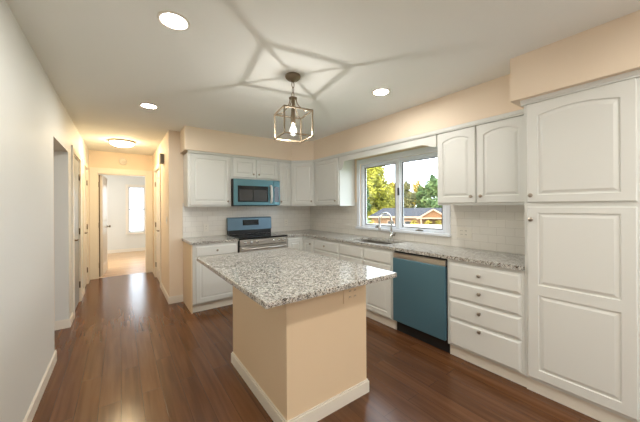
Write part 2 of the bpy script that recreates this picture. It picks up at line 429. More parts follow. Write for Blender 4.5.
obj('hinge_gap_shade', bx(-.335, -.316, YE+.082, YE+.10, .012, 1.99), hingem, leaf, label='dark strip painting the shaded gap along the hinge side')  # dark strip stands in for the shade in the hinge gap
bm = lathe(B(), F.p(.68, .95, .036), F.w, [(0, 0), (.026, 0), (.026, .006), (.010, .010), (.012, .03), (.027, .045), (.027, .06), (0, .068)], 12)
obj('handle', bm, hingem, leaf, label='dark door knob')

# kitchen window: twin casement
r = sroot('window_1', (XW, (WY0+WY1)/2, WZ0))
bm = B()                                       # casing and stool on the room side
box(bm, XW-.020, XW, WY1, WY1+.055, WZ0-.03, WZ1+.07, .003); box(bm, XW-.020, XW, WY0-.055, WY0, WZ0-.03, WZ1+.07, .003); box(bm, XW-.020, XW, WY0, WY1, WZ1, WZ1+.07, .003)
obj('casing', bm, vinyl, r)
obj('sill', bx(XW-.045, XW+.06, WY0-.065, WY1+.065, WZ0-.032, WZ0, .004), vinyl, r)
bm = B(); fx0, fx1 = XW+.012, XW+.085; MY0, MY1 = 2.302, 2.368; fw = .045
box(bm, fx0, fx1, WY1-fw, WY1, WZ0, WZ1, .003); box(bm, fx0, fx1, WY0, WY0+fw, WZ0, WZ1, .003)
box(bm, fx0, fx1, WY0+fw, WY1-fw, WZ1-.035, WZ1, .003); box(bm, fx0, fx1, WY0+fw, WY1-fw, WZ0, WZ0+.012, .003)
box(bm, fx0-.004, fx1, MY0, MY1, WZ0+.012, WZ1-.035, .003)
obj('window_frame', bm, vinyl, r)
for ya, yb in ((MY1, WY1-fw), (WY0+fw, MY0)):
    bm = B(); sx0, sx1 = XW+.035, XW+.075; s = .020; za, zb = WZ0+.012, WZ1-.035
    box(bm, sx0, sx1, ya, ya+s, za, zb, .003); box(bm, sx0, sx1, yb-s, yb, za, zb, .003); box(bm, sx0, sx1, ya+s, yb-s, za, za+s, .003); box(bm, sx0, sx1, ya+s, yb-s, zb-s, zb, .003)
    sash = obj('sash', bm, vinyl, r)
    bm = B(); g = .010
    for q in ((ya+s-.001, ya+s+g), (yb-s-g, yb-s+.001)): box(bm, sx0+.004, sx0+.016, *q, za+s, zb-s)
    for q in ((za+s-.001, za+s+g), (zb-s-g, zb-s+.001)): box(bm, sx0+.004, sx0+.016, ya+s, yb-s, *q)
    obj('gasket', bm, slot, sash, label='dark glazing gasket')
    obj('pane', bx(sx0+.018, sx0+.024, ya+s-.004, yb-s+.004, za+s-.004, zb-s+.004), pane, sash)
    ym = (ya+yb)/2
    bm = B(); box(bm, XW-.012, XW+.012, ym-.05, ym+.05, WZ0+.001, WZ0+.018, .004); tube(bm, [(XW-.005, ym+.02, WZ0+.02), (XW-.03, ym-.01, WZ0+.028), (XW-.035, ym-.07, WZ0+.018)], .006, 8)
    obj('crank', bm, greyp, r, label='grey crank handle')
obj('latch', bx(XW-.012, XW+.008, 2.30, 2.322, 1.50, 1.60, .004), blackm, r, label='black sash latch')
# bedroom window
r = sroot('window_2', ((BW[0]+BW[1])/2, 10.2, BW[2])); bm = B()
x0, x1, z0, z1 = BW
for q in ((x0-.07, x0, z0-.03, z1+.07), (x1, x1+.07, z0-.03, z1+.07)): box(bm, q[0], q[1], 10.18, 10.2, q[2], q[3])
box(bm, x0, x1, 10.18, 10.2, z1, z1+.07); box(bm, x0-.08, x1+.08, 10.15, 10.2, z0-.06, z0-.03)
obj('casing', bm, trimp, r)
bm = B()
for q in ((x0, x0+.035, z0, z1), (x1-.035, x1, z0, z1), (x0, x1, z0, z0+.035), (x0, x1, z1-.035, z1), (x0, x1, (z0+z1)/2-.02, (z0+z1)/2+.02)): box(bm, q[0], q[1], 10.22, 10.26, q[2], q[3])
obj('window_frame', bm, vinyl, r)
obj('pane', bx(x0, x1, 10.238, 10.244, z0, z1), pane, r)
# unseen glazed door added behind the viewpoint for fill daylight
r = sroot('fill_door', (1.9, YFR, 0)); bm = B()
box(bm, 1.5, 1.56, YFR-.10, YFR-.02, .02, 2.06); box(bm, 2.24, 2.3, YFR-.10, YFR-.02, .02, 2.06); box(bm, 1.56, 2.24, YFR-.10, YFR-.02, 2.0, 2.06); box(bm, 1.56, 2.24, YFR-.10, YFR-.02, .02, .07)
obj('fill_door_frame', bm, vinyl, r)
for xa, xb, yo in ((1.56, 2.24, -.06),):
    bm = B(); y0, y1 = YFR+yo-.012, YFR+yo+.012
    box(bm, xa, xa+.06, y0, y1, .07, 2.0); box(bm, xb-.06, xb, y0, y1, .07, 2.0); box(bm, xa+.06, xb-.06, y0, y1, .07, .14); box(bm, xa+.06, xb-.06, y0, y1, 1.94, 2.0)
    sash = obj('sash', bm, vinyl, r); obj('pane', bx(xa+.055, xb-.055, YFR+yo-.003, YFR+yo+.003, .135, 1.945), pane, sash)  # sash and pane of the added fill door
# trim strips where the cabinets meet the soffit
bm = B(); prism(bm, [(.742, 4.035), (2.345, 4.035), (2.616, 3.764), (2.65, 3.764), (2.65, 3.79), (2.37, 4.07), (.742, 4.07)], 2.106, SZ); struct('trim_1', bm, cabp)
bm = B(); box(bm, 2.606, 2.646, .76, 3.76, 2.104, SZ); box(bm, 2.614, 2.64, .76, 3.75, 2.092, 2.104); struct('trim_2', bm, cabp)
bm = B(); box(bm, 2.384, 2.42, .185, .765, 2.108, SZ); box(bm, 2.392, 2.42, .185, .765, 2.096, 2.108); struct('trim_3', bm, cabp)

# ------------------------------------------------------------------ base cabinets
XF, YF, TK, CT, CB = 2.414, 3.79, .105, .914, .882
# --- right run, all face -X; u runs towards the viewer's right (-Y)
def FR(y): return Face((XF, y, 0), (0, -1, 0), (-1, 0, 0))
def right_body(root, y0, y1, z1=.880):
    bm = B(); box(bm, XF, XW-.012, y0, y1, TK, z1, .001); obj('body', bm, cabp, root)
    obj('toe_kick', bx(2.452, 2.47, y0, y1, 0, TK), trimp, root)
# four drawer unit
r = thing('drawer_base_cabinet', 'cream base cabinet with four stacked drawers between the blue dishwasher and the tall pantry', 'cabinet', (2.68, 1.05, 0))
right_body(r, .754, 1.346); F = FR(1.346)
for z0, z1, kz in ((.703, .850, .782), (.540, .690, .632), (.362, .526, .470), (.118, .348, .322)):
    d = obj('drawer', drawer_front(F, .022, .572, z0, z1), cabp, r); knob(F, .285, kz, d)
# dishwasher
r = thing('dishwasher', 'built-in dishwasher with blue protective film on its steel front', 'dishwasher', (2.68, 1.65, 0))
obj('tub', bx(2.42, XW-.02, 1.352, 1.950, .12, .872), blackm, r)
obj('door', bx(2.385, 2.42, 1.356, 1.946, .128, .805, .006, 2), film, r, label='steel door panel under teal blue film')
bm = B(); box(bm, 2.392, 2.42, 1.356, 1.946, .812, .862, .004); box(bm, 2.400, 2.415, 1.36, 1.942, .800, .815)
obj('control_strip', bm, steel, r, label='bare steel control strip')
obj('toe_panel', bx(2.455, 2.475, 1.354, 1.948, .0, .125), blackm, r, label='black recessed toe panel')
# sink base
r = thing('sink_base_cabinet', 'cream base cabinet under the sink with two false drawer fronts over doors', 'cabinet', (2.68, 2.41, 0))
bm = B(); box(bm, XF, XF+.02, 1.954, 2.868, TK, .880); box(bm, XF+.02, XW-.012, 1.954, 1.972, TK, .880); box(bm, XF+.02, XW-.012, 2.850, 2.868, TK, .880); box(bm, XF+.02, XW-.012, 1.972, 2.850, TK, .14)
obj('body', bm, cabp, r); obj('toe_kick', bx(2.452, 2.47, 1.954, 2.868, 0, TK), trimp, r)
F = FR(2.868)
for u0, u1, ku in ((.018, .450, .415), (.464, .890, .50)):
    obj('false_drawer_front', drawer_front(F, u0, u1, .715, .850), cabp, r)
    d = obj('door', panel_front(F, u0, u1, .125, .700), cabp, r); knob(F, ku, .64, d)
# drawer over door
r = thing('base_cabinet', 'cream one-drawer base cabinet left of the sink, before the corner', 'cabinet', (2.68, 3.17, 0))
right_body(r, 2.870, 3.465); F = FR(3.465)
d = obj('drawer', drawer_front(F, .02, .575, .715, .850), cabp, r); knob(F, .285, .786, d)
d = obj('door', panel_front(F, .02, .575, .125, .700), cabp, r); knob(F, .53, .64, d)
# corner unit
r = thing('corner_base_cabinet', 'cream corner base cabinet between the stove and the right-hand run', 'cabinet', (2.6, 4.0, 0))
obj('body', prism(B(), [(2.104, YF), (XF, YF), (XF, 3.467), (XW-.012, 3.467), (XW-.012, YB-.012), (2.104, YB-.012)], TK, .880), cabp, r)
bm = B(); box(bm, 2.452, 2.47, 3.467, 3.83, 0, TK); box(bm, 2.104, 2.452, 3.83, 3.848, 0, TK); obj('toe_kick', bm, trimp, r)
F = FR(3.77); d = obj('door', panel_front(F, .005, .283, .125, .850), cabp, r); knob(F, .225, .778, d)
F = Face((2.104, YF, 0), (1, 0, 0), (0, -1, 0)); obj('door', panel_front(F, .015, .285, .125, .850), cabp, r)
# left base
r = thing('base_cabinet', 'cream base cabinet left of the stove with a tan end panel beside the hallway', 'cabinet', (1.03, 4.08, 0))
obj('body', bx(.744, 1.328, YF, YB-.012, TK, .880), cabp, r)
obj('end_panel', bx(.730, .743, YF+.002, YB-.012, 0, .880), islp, r, label='tan painted end panel')
obj('toe_kick', bx(.744, 1.328, 3.83, 3.848, 0, TK), trimp, r)
F = Face((.744, YF, 0), (1, 0, 0), (0, -1, 0))
d = obj('drawer', drawer_front(F, .035, .565, .715, .850), cabp, r); knob(F, .30, .788, d)
d = obj('door', panel_front(F, .035, .565, .125, .700), cabp, r); knob(F, .52, .64, d)
# pantry
r = thing('pantry_cabinet', 'tall cream pantry cabinet with arched upper door at the right', 'cabinet', (2.68, .48, 0))
obj('body', bx(XF, XW-.012, .190, .752, .10, 2.108), cabp, r); obj('toe_kick', bx(2.44, 2.46, .190, .752, 0, .10), trimp, r)
F = FR(.752)
d = obj('upper_door', panel_front(F, .022, .547, 1.385, 2.094, panels=[(1.437, 2.030)], stile=.062, rise=.03), cabp, r); knob(F, .047, 1.435, d)
d = obj('lower_door', panel_front(F, .022, .547, .125, 1.352, panels=[(.190, .725), (.795, 1.310)], stile=.062), cabp, r); knob(F, .047, 1.262, d)

# ------------------------------------------------------------------ counters
def slab(name, polys, label):
    bm = B()
    for p in polys: prism(bm, p, CB, CT)
    bmesh.ops.remove_doubles(bm, verts=bm.verts, dist=1e-5)
    o = obj(name, bm, granm); return tag(o, label, 'countertop')
SX0, SX1, SY0, SY1 = 2.475, 2.835, 2.13, 2.75
cx, cw = 2.385, XW-.009
def R(x0, x1, y0, y1): return [(x0, y0), (x1, y0), (x1, y1), (x0, y1)]
slab('countertop', [R(cx, cw, .756, SY0), R(cx, SX0, SY0, SY1), R(SX1, cw, SY0, SY1), R(cx, cw, SY1, 3.762), R(2.102, cw, 3.762, YB-.009)],
     'speckled granite countertop running from the stove round the corner to the pantry')
slab('countertop', [R(.715, 1.329, 3.762, YB-.009)], 'short speckled granite countertop left of the stove')

# ------------------------------------------------------------------ sink and faucet
r = thing('kitchen_sink', 'stainless undermount sink set in the counter below the window', 'sink', (2.655, 2.44, .70))
bm = B(); g = .010
box(bm, SX0-g, SX0, SY0-g, SY1+g, .70, CB-.001); box(bm, SX1, SX1+g, SY0-g, SY1+g, .70, CB-.001); box(bm, SX0, SX1, SY0-g, SY0, .70, CB-.001); box(bm, SX0, SX1, SY1, SY1+g, .70, CB-.001); box(bm, SX0-g, SX1+g, SY0-g, SY1+g, .69, .70)
obj('basin', bm, steel, r)
obj('drain', lathe(B(), (2.66, 2.44, .701), (0, 0, 1), [(0, .001), (.03, .001), (.034, .006), (.045, .006), (.047, 0)], 18), chrome, r)
fx, fy = 2.885, 2.372
r = thing('faucet', 'chrome gooseneck faucet standing behind the sink', 'faucet', (fx, fy, CT))
obj('base', lathe(B(), (fx, fy, CT), (0, 0, 1), [(0, 0), (.028, 0), (.028, .008), (.020, .014), (.020, .10), (.016, .108), (0, .108)], 18), chrome, r)
pts = [(fx, fy, CT+.10), (fx, fy, CT+.26)]
dx, dy = -.88, .47; R_ = .082
for k in range(1, 13):
    a = PI*k/12*1.02; s = R_*(1-math.cos(a)); pts.append((fx+dx*s, fy+dy*s, CT+.26+R_*1.15*math.sin(a)))
s = 2*R_; pts.append((fx+dx*s, fy+dy*s, CT+.20))
obj('spout', tube(B(), pts, .0125, 12), chrome, r)
obj('spray_head', tube(B(), [(fx+dx*s, fy+dy*s, CT+.205), (fx+dx*s, fy+dy*s, CT+.17), (fx+dx*s, fy+dy*s, CT+.13)], [.014, .018, .016], 12), chrome, r)
bm = tube(B(), [(fx, fy-.015, CT+.065), (fx, fy-.055, CT+.07)], .014, 10); tube(bm, [(fx, fy-.05, CT+.07), (fx-.02, fy-.085, CT+.10)], .006, 8)
obj('lever', bm, nickel, r, label='dark side lever')

# ------------------------------------------------------------------ wall cabinets
UZ0, UZ1, YU, XU = 1.366, 2.106, 4.05, 2.646
def FB(x): return Face((x, YU+.02, 0), (1, 0, 0), (0, -1, 0))
def back_upper(x0, x1, z0, label, doors, rise=0, rail=.05):
    r = thing('wall_cabinet', label, 'cabinet', ((x0+x1)/2, 4.2, z0))
    obj('body', bx(x0, x1, YU+.02, YB-.002, z0, UZ1), cabp, r); F = FB(x0)
    for u0, u1, ku in doors:
        d = obj('door', panel_front(F, u0, u1, z0+.022, UZ1-.018, stile=.05, rail=rail, rise=rise), cabp, r)
        knob(F, ku, z0+.075, d)
back_upper(.742, 1.333, UZ0, 'cream single-door wall cabinet left of the microwave, end of the row by the hallway', [(.03, .565, .535)])
back_upper(1.337, 2.102, 1.785, 'short cream two-door wall cabinet directly above the microwave', [(.018, .372, .335), (.388, .747, .425)])
back_upper(2.106, 2.348, UZ0, 'narrow cream wall cabinet immediately right of the microwave', [(.014, .228, .045)])
r = thing('corner_wall_cabinet', 'cream diagonal wall cabinet filling the corner of the kitchen', 'cabinet', (2.65, 4.1, UZ0))
obj('body', prism(B(), [(2.350, YU+.02), (2.362, YU+.012), (XU-.006, 3.778), (XU, 3.770), (XW-.002, 3.770), (XW-.002, YB-.002), (2.350, YB-.002)], UZ0, UZ1), cabp, r)
q = 1/math.sqrt(2); dl = math.hypot(XU-2.362-.006, YU+.012-3.778)
F = Face((2.362, YU+.012, 0), (XU-.006-2.362, 3.778-YU-.012, 0), (-q, -q, 0))
d = obj('door', panel_front(F, .012, dl-.012, UZ0+.022, UZ1-.018, stile=.05, rail=.05), cabp, r); knob(F, dl-.05, UZ0+.08, d)
def FU(y): return Face((XU, y, 0), (0, -1, 0), (-1, 0, 0))
r = thing('wall_cabinet', 'cream wall cabinet between the kitchen corner and the window', 'cabinet', (2.8, 3.45, UZ0))
obj('body', bx(XU, XW-.010, 3.132, 3.766, UZ0, UZ1), cabp, r); F = FU(3.766)
d = obj('door', panel_front(F, .02, .62, UZ0+.022, UZ1-.018, stile=.05, rail=.05), cabp, r); knob(F, .555, UZ0+.08, d)
r = thing('wall_cabinet', 'cream two-door arched wall cabinet right of the window, beside the pantry', 'cabinet', (2.8, 1.16, UZ0))
obj('body', bx(XU, XW-.010, .756, 1.575, UZ0, UZ1), cabp, r); F = FU(1.575)
d = obj('door', panel_front(F, .010, .378, UZ0+.022, 2.090, stile=.055, rail=.06, rise=.035), cabp, r); knob(F, .346, 1.447, d)
d = obj('door', panel_front(F, .394, .775, UZ0+.022, 2.090, stile=.055, rail=.06, rise=.035), cabp, r); knob(F, .430, 1.447, d)
# valance board over the window
pts = [(XU-.018, 3.129, UZ1-.016), (XU-.018, 3.129, 1.895)]
for k in range(0, 9):
    a = PI/2*k/8; pts.append((XU-.018, 3.110-.09*math.sin(a), 1.895+.12*(1-math.cos(a)) if k < 8 else 2.015))
for k in range(0, 9):
    s = k/8; pts.append((XU-.018, 1.74-.14*s, 2.015-.045*(.5-.5*math.cos(PI*s))))
pts += [(XU-.018, 1.578, 1.970), (XU-.018, 1.578, UZ1-.016)]
tag(obj('valance', extrude_poly(B(), pts, (.018, 0, 0)), cabp), 'cream valance board with curved ends spanning the cabinets above the window', 'valance')

# ------------------------------------------------------------------ microwave
MX0, MX1, MY, MZ0, MZ1 = 1.341, 2.098, 4.005, 1.378, 1.778
r = thing('microwave', 'over-the-range microwave under blue film, white wrapped handle', 'microwave', ((MX0+MX1)/2, 4.2, MZ0))
obj('body', bx(MX0, MX1, MY, YB-.01, MZ0, MZ1, .004), blackm, r)
d = obj('door', bx(MX0+.001, 1.985, MY-.022, MY-.001, MZ0+.004, MZ1-.002, .005, 2), film3, r, label='teal film covered door frame')
obj('door_window', bx(1.402, 1.890, MY-.026, MY-.021, 1.434, 1.676, .002), blackg, d, label='black glass window')
bm = B(); box(bm, 1.425, 1.63, MY-.0275, MY-.0255, 1.452, 1.62); box(bm, 1.645, 1.865, MY-.0275, MY-.0255, 1.452, 1.62); obj('window_mesh', bm, greyglass, d, label='grey see-through screen')
obj('handle', tube(B(), [(1.935, MY-.02, 1.42), (1.935, MY-.048, 1.445), (1.938, MY-.055, 1.53), (1.934, MY-.055, 1.60), (1.935, MY-.048, 1.665), (1.935, MY-.02, 1.69)], [.017, .019, .017, .020, .018, .020], 10), wrap, r, label='handle wrapped in white film')
d = obj('control_panel', bx(1.988, MX1-.001, MY-.022, MY-.001, MZ0+.004, MZ1-.002, .005, 2), film3, r)
obj('keypad', bx(1.997, 2.080, MY-.025, MY-.021, 1.43, 1.68, .002), blackg, d, label='black keypad glass')
obj('vent', bx(MX0+.03, MX1-.03, MY+.02, MY+.30, MZ0-.008, MZ0+.001), blackm, r)

# ------------------------------------------------------------------ range
RX0, RX1, RY = 1.337, 2.097, 3.752
r = thing('range', 'freestanding electric range with black glass top and blue film backguard', 'stove', ((RX0+RX1)/2, 4.05, 0))
obj('body', bx(RX0, RX1, RY+.03, YB-.03, .06, .898), blackm, r)
d = obj('cooktop', bx(RX0-.001, RX1+.001, RY-.012, 4.28, .899, .922, .005, 2), blackg, r, label='black glass cooktop')
for x, y, rr in ((1.53, 3.93, .10), (1.90, 3.93, .08), (1.53, 4.15, .075), (1.90, 4.15, .10)):
    bm = tube(B(), [(x+rr*math.cos(2*PI*k/28), y+rr*math.sin(2*PI*k/28), .9222) for k in range(28)], .0015, 6, True)
    obj('burner_ring', bm, greyglass, d, label='grey burner ring')
bm = extrude_poly(B(), [(RX0+.012, 4.275, .99), (RX0+.012, 4.29, 1.175), (RX0+.012, 4.30, 1.19), (RX0+.012, 4.345, 1.19), (RX0+.012, 4.345, .99)], (RX1-RX0-.024, 0, 0))
bg_ = obj('backguard', bm, film2, r, label='control panel under blue film')
obj('lower_backguard', bx(RX0+.016, RX1-.016, 4.285, 4.345, .922, .989), blackm, r, label='black strip behind the burners')
bm = extrude_poly(B(), [(1.585, 4.2755, 1.062), (1.585, 4.2835, 1.150), (1.585, 4.29, 1.150), (1.585, 4.282, 1.062)], (.27, 0, 0)); obj('display', bm, blackg, bg_, label='black clock display')
d = obj('front_panel', bx(RX0+.012, RX1-.002, RY, RY+.03, .81, .895, .003), steel, r, label='steel panel below the cooktop')
for x in (1.42, 1.51, 1.60, 1.86, 1.95, 2.03):
    obj('control_knob', lathe(B(), (x, RY, .855), (0, -1, 0), [(0, 0), (.022, 0), (.022, .004), (.018, .008), (.016, .024), (0, .026)], 14), chrome, d)
d = obj('oven_door', bx(RX0+.012, RX1-.002, RY-.004, RY+.03, .20, .803, .005), steel, r, label='steel oven door')
obj('oven_window', bx(RX0+.12, RX1-.12, RY-.008, RY-.003, .32, .66, .002), blackg, d, label='black oven window')
obj('handle', tube(B(), [(RX0+.05, RY, .765), (RX0+.05, RY-.045, .768), (RX0+.07, RY-.058, .768), (1.717, RY-.062, .768), (RX1-.07, RY-.058, .768), (RX1-.05, RY-.045, .768), (RX1-.05, RY, .765)], .015, 10), steel, d, label='steel bar handle')
obj('storage_drawer', bx(RX0+.012, RX1-.002, RY, RY+.03, .065, .192, .004), steel, r)
obj('foot_panel', bx(RX0+.02, RX1-.02, RY+.06, RY+.08, 0, .06), blackm, r)

# ------------------------------------------------------------------ island
IX0, IX1, IY0, IY1 = .795, 1.460, 1.438, 2.40
r = thing('kitchen_island', 'tan painted kitchen island base with cream baseboard, in mid floor', 'island', (1.13, 2.0, 0))
obj('body', bx(IX0, IX1, IY0, IY1, 0, CB-.001), islp, r)
bm = B(); t = .014
for z0, z1, tt in ((0, .080, t), (.080, .092, .008)):
    box(bm, IX0-tt, IX0, IY0-tt, IY1+tt, z0, z1); box(bm, IX1, IX1+tt, IY0-tt, IY1+tt, z0, z1); box(bm, IX0, IX1, IY0-tt, IY0, z0, z1); box(bm, IX0, IX1, IY1, IY1+tt, z0, z1)
obj('baseboard', bm, trimp, r, label='cream baseboard')
def outlet(parent, F, u, z, gangs=1, plastic=plastic):
    w = .035+.023*(gangs-1)*2 if gangs > 1 else .035
    p = obj('outlet_plate', None_box(F, u-w, u+w, z-.057, z+.057, 0, .006), plastic, parent)
    for g in range(gangs):
        uc = u+(g-(gangs-1)/2)*.046
        for zz in (z-.02, z+.02):
            obj('socket', None_box(F, uc-.014, uc+.014, zz-.014, zz+.014, .006, .0075), plastic, p)
            for du in (-.006, .006): obj('slot', None_box(F, uc+du-.0014, uc+du+.0014, zz-.004, zz+.006, .0075, .0082), slot, p, label='dark socket slot')
    return p
def fbox(bm, F, u0, u1, z0, z1, w0, w1):
    a = [bm.verts.new(F.p(u, z, w)) for w in (w0, w1) for u, z in ((u0, z0), (u1, z0), (u1, z1), (u0, z1))]
    for q in ((0, 1, 2, 3), (4, 5, 6, 7), (0, 1, 5, 4), (1, 2, 6, 5), (2, 3, 7, 6), (3, 0, 4, 7)): bm.faces.new([a[i] for i in q])
def None_box(F, *a):
    bm = B(); fbox(bm, F, *a); return bm
outlet(r, Face((IX0, IY0, 0), (1, 0, 0), (0, -1, 0)), .525, .750, 2, islp)
bm = prism(B(), [(.551, 1.196), (1.509, 1.196), (1.509, 2.645), (.551, 2.645)], CB, CT)
bmesh.ops.bevel(bm, geom=list(bm.edges), offset=.003, segments=1, affect='EDGES')
tag(obj('island_countertop', bm, granm), 'large speckled granite slab overhanging the tan island', 'countertop')

# ------------------------------------------------------------------ wall outlets, switch, chime, detector
def wall_outlet(F, u, z, label, gangs=1):
    p = outlet(None, F, u, z, gangs); tag(p, label, 'outlet'); return p
wall_outlet(Face((XW-.008, 1.46, 0), (0, -1, 0), (-1, 0, 0)), 0, 1.075, 'double outlet plate on the tiles right of the window', 2)
wall_outlet(Face((1.05, YB-.008, 0), (1, 0, 0), (0, -1, 0)), 0, 1.05, 'single outlet plate on the tiles left of the stove')
wall_outlet(Face((2.42, YB-.008, 0), (1, 0, 0), (0, -1, 0)), 0, 1.07, 'single outlet plate on the tiles right of the stove')
F = Face((XH, 4.60, 0), (0, 1, 0), (-1, 0, 0))
p = obj('light_switch', None_box(F, -.035, .035, 1.11, 1.225, 0, .006), plastic); tag(p, 'white light switch plate on the hallway corner wall', 'switch')
obj('toggle', None_box(F, -.006, .006, 1.155, 1.18, .006, .014), plastic, p)
F = Face((XH, 4.96, 0), (0, 1, 0), (-1, 0, 0))
p = obj('door_chime', None_box(F, -.085, .085, 2.05, 2.19, 0, .045), greyp); tag(p, 'grey door chime box high on the right hallway wall', 'chime')
obj('chime_cover', None_box(F, -.09, .09, 2.045, 2.195, .045, .052), greyp, p)
p = obj('smoke_detector', lathe(B(), (.05, YE, 2.275), (0, -1, 0), [(0, 0), (.07, 0), (.07, .02), (.055, .036), (0, .038)], 24), plastic); tag(p, 'round smoke detector on the wall above the hallway end door', 'smoke detector')
obj('test_button', lathe(B(), (.05, YE-.038, 2.275), (0, -1, 0), [(.012, 0), (.012, .004), (0, .004)], 12), plastic, p)

# ------------------------------------------------------------------ lamps
def can_light(x, y, label):
    r = thing('recessed_light', label, 'ceiling light', (x, y, ZC), group='recessed ceiling lights')
    obj('trim_ring', lathe(B(), (x, y, ZC), (0, 0, -1), [(.066, .001), (.068, .005), (.083, .006), (.086, 0)], 32), plastic, r, label='white trim ring')
    obj('lens', lathe(B(), (x, y, ZC), (0, 0, -1), [(.067, .0015), (.0, .0015)], 24), lensm, r, label='glowing round lens')
    return r
can_light(.258, 1.785, 'round recessed ceiling light nearest the camera, at the top left')
can0 = can_light(.255, 3.447, 'small recessed ceiling light before the hallway, left of the lantern')
can_light(2.009, 1.766, 'round recessed ceiling light right of the hanging lantern, near the window')
def dup(root, loc, label):
    c = root.copy(); COL.objects.link(c); c.location = loc; c['label'] = label
    for ch in list(root.children):
        k = ch.copy(); COL.objects.link(k); k.parent = c
    return c
dup(can0, (.30, -.45, ZC), 'added recessed fill light over the near left floor, out of view')  # unseen downlights added to fill the room from the near side
dup(can0, (1.75, -.45, ZC), 'added recessed fill light over the near right floor, out of view')
dup(can0, (-1.5, 2.9, ZC), 'added recessed fill light in the side passage behind the left wall, out of view')  # unseen downlight added to brighten the passage wall
for x_, y_, w_ in ((1.0, -1.8, 'middle'), (2.3, -1.8, 'right'), (.1, -1.8, 'left'), (1.0, -.45, 'centre')):  # more unseen downlights added as front fill
    dup(can0, (x_, y_, ZC), 'added recessed fill light behind the viewpoint, %s one of its row, out of view' % w_)
hx, hy = .03, 5.55
r = thing('flush_mount_light', 'round flush mount dome light glowing on the hallway ceiling', 'ceiling light', (hx, hy, ZC))
obj('dome', lathe(B(), (hx, hy, ZC), (0, 0, -1), [(.165, .028), (.155, .05), (.115, .075), (.06, .088), (0, .092)], 32), domem, r, label='glowing white glass dome')
obj('pan', lathe(B(), (hx, hy, ZC), (0, 0, -1), [(0, .001), (.185, .001), (.185, .018), (.166, .030), (.160, .030)], 32), nickel, r, label='nickel rim')
bed_fill = dup(r, (-.5, 8.5, ZC), 'added white dome fill light on the bedroom ceiling, out of view')  # unseen lamp added to brighten the bedroom
for ch in bed_fill.children:
    if ch.name.startswith('dome'):
        ch.data = ch.data.copy(); ch.data.materials[0] = emit('fill_dome_glow', (1.0, .98, .93), 95*LK)
# lantern pendant
px, py = 1.160, 1.965; zt, zb = 2.140, 1.935; hw = .120; an = math.radians(-9)
def C4(i, z, s=hw, c=(px, py)):
    a = an+PI/4+i*PI/2; return Vector((c[0]+s*math.sqrt(2)*math.cos(a), c[1]+s*math.sqrt(2)*math.sin(a), z))
r = thing('lantern_pendant', 'square open-frame bronze lantern hanging over the island with one bulb', 'pendant light', (px, py, ZC))
obj('canopy', lathe(B(), (px, py, ZC), (0, 0, -1), [(0, .0), (.062, .0), (.064, .012), (.060, .022), (.045, .036), (.016, .042), (.012, .052), (0, .052)], 24), bronze, r, label='round bronze canopy')
for k, (z0, z1) in enumerate(((2.396, 2.345), (2.352, 2.302), (2.309, 2.262))):
    zc, hh = (z0+z1)/2, (z0-z1)/2; pts = []
    for j in range(16):
        a = 2*PI*j/16; o_ = .011*math.cos(a); v = hh*math.sin(a)
        pts.append((px+(o_ if k % 2 == 0 else 0), py+(0 if k % 2 == 0 else o_), zc+v))
    obj('chain_link', tube(B(), pts, .0032, 6, True), bronze, r)
bm = lathe(B(), (px, py, 2.268), (0, 0, -1), [(0, 0), (.012, 0), (.034, .006), (.034, .014), (.010, .020), (.010, .10), (0, .10)], 16)
obj('hub', bm, bronze, r)
for i in range(4):
    a = an+PI/4+i*PI/2; cx_, sy_ = math.cos(a), math.sin(a); pts = []
    for j in range(9):
        s = j/8; rad = .028+(hw*math.sqrt(2)*.62-.028)*(s**2.4); pts.append((px+cx_*rad, py+sy_*rad, 2.262-(2.262-zt-.004)*s))
    pts.append((px+cx_*hw*1.40, py+sy_*hw*1.40, zt))
    obj('arm', tube(B(), pts, .0045, 7), bronze, r)
bm = B(); tk = .010
for i in range(4):
    bar(bm, C4(i, zt), C4(i+1, zt), tk); bar(bm, C4(i, zb), C4(i+1, zb), tk); bar(bm, C4(i, zb-tk/2), C4(i, zt+tk/2), tk)
obj('frame', bm, bronze, r, label='square bronze cage frame')
obj('socket', lathe(B(), (px, py, 2.17), (0, 0, -1), [(0, 0), (.016, 0), (.018, .05), (.021, .055), (.021, .12), (.014, .125), (0, .125)], 16), bronze, r)
bl = obj('bulb', lathe(B(), (px, py, 2.047), (0, 0, -1), [(.012, 0), (.014, .015), (.026, .040), (.031, .062), (.026, .084), (.012, .096), (0, .099)], 16), envm, r, label='clear glowing bulb')
obj('filament', lathe(B(), (px, py, 1.995), (0, 0, -1), [(0, 0), (.009, .004), (.012, .018), (.009, .032), (0, .036)], 10), bulbm, bl, label='bright filament')

# ------------------------------------------------------------------ outdoors
GZ = -2.6
def ray(pxl, depth, z=0.0):
    d = _fw + _r2*((pxl-320)/274.77); return Vector((d.x*depth, d.y*depth, z))
bm = prism(B(), [(3.3, -60), (140, -60), (140, 150), (30, 150), (3.3, 30)], GZ-.3, GZ); g = struct('ground', bm, plain('lawn', (.10, .15, .05), .9, var=.3, bscale=.6))
def leafball(bm, c, rx, rz, n, size, rng):
    for _ in range(n):
        th = rng.uniform(0, 2*PI); ph = math.acos(rng.uniform(-1, 1)); rr = rng.uniform(.55, 1.0)
        d = Vector((math.sin(ph)*math.cos(th), math.sin(ph)*math.sin(th), math.cos(ph)))
        p = Vector(c)+Vector((d.x*rx*rr, d.y*rx*rr, d.z*rz*rr))
        nrm = (d+Vector((rng.uniform(-.7, .7), rng.uniform(-.7, .7), rng.uniform(-.3, .9)))).normalized()
        u, v, _w = frame_axes(nrm); s = size*rng.uniform(.6, 1.3)
        bm.faces.new([bm.verts.new(p+u*s*a+v*s*b+nrm*s*h) for a, b, h in ((-.5, 0, 0), (0, -.32, .12), (.5, 0, 0), (0, .32, .12))])
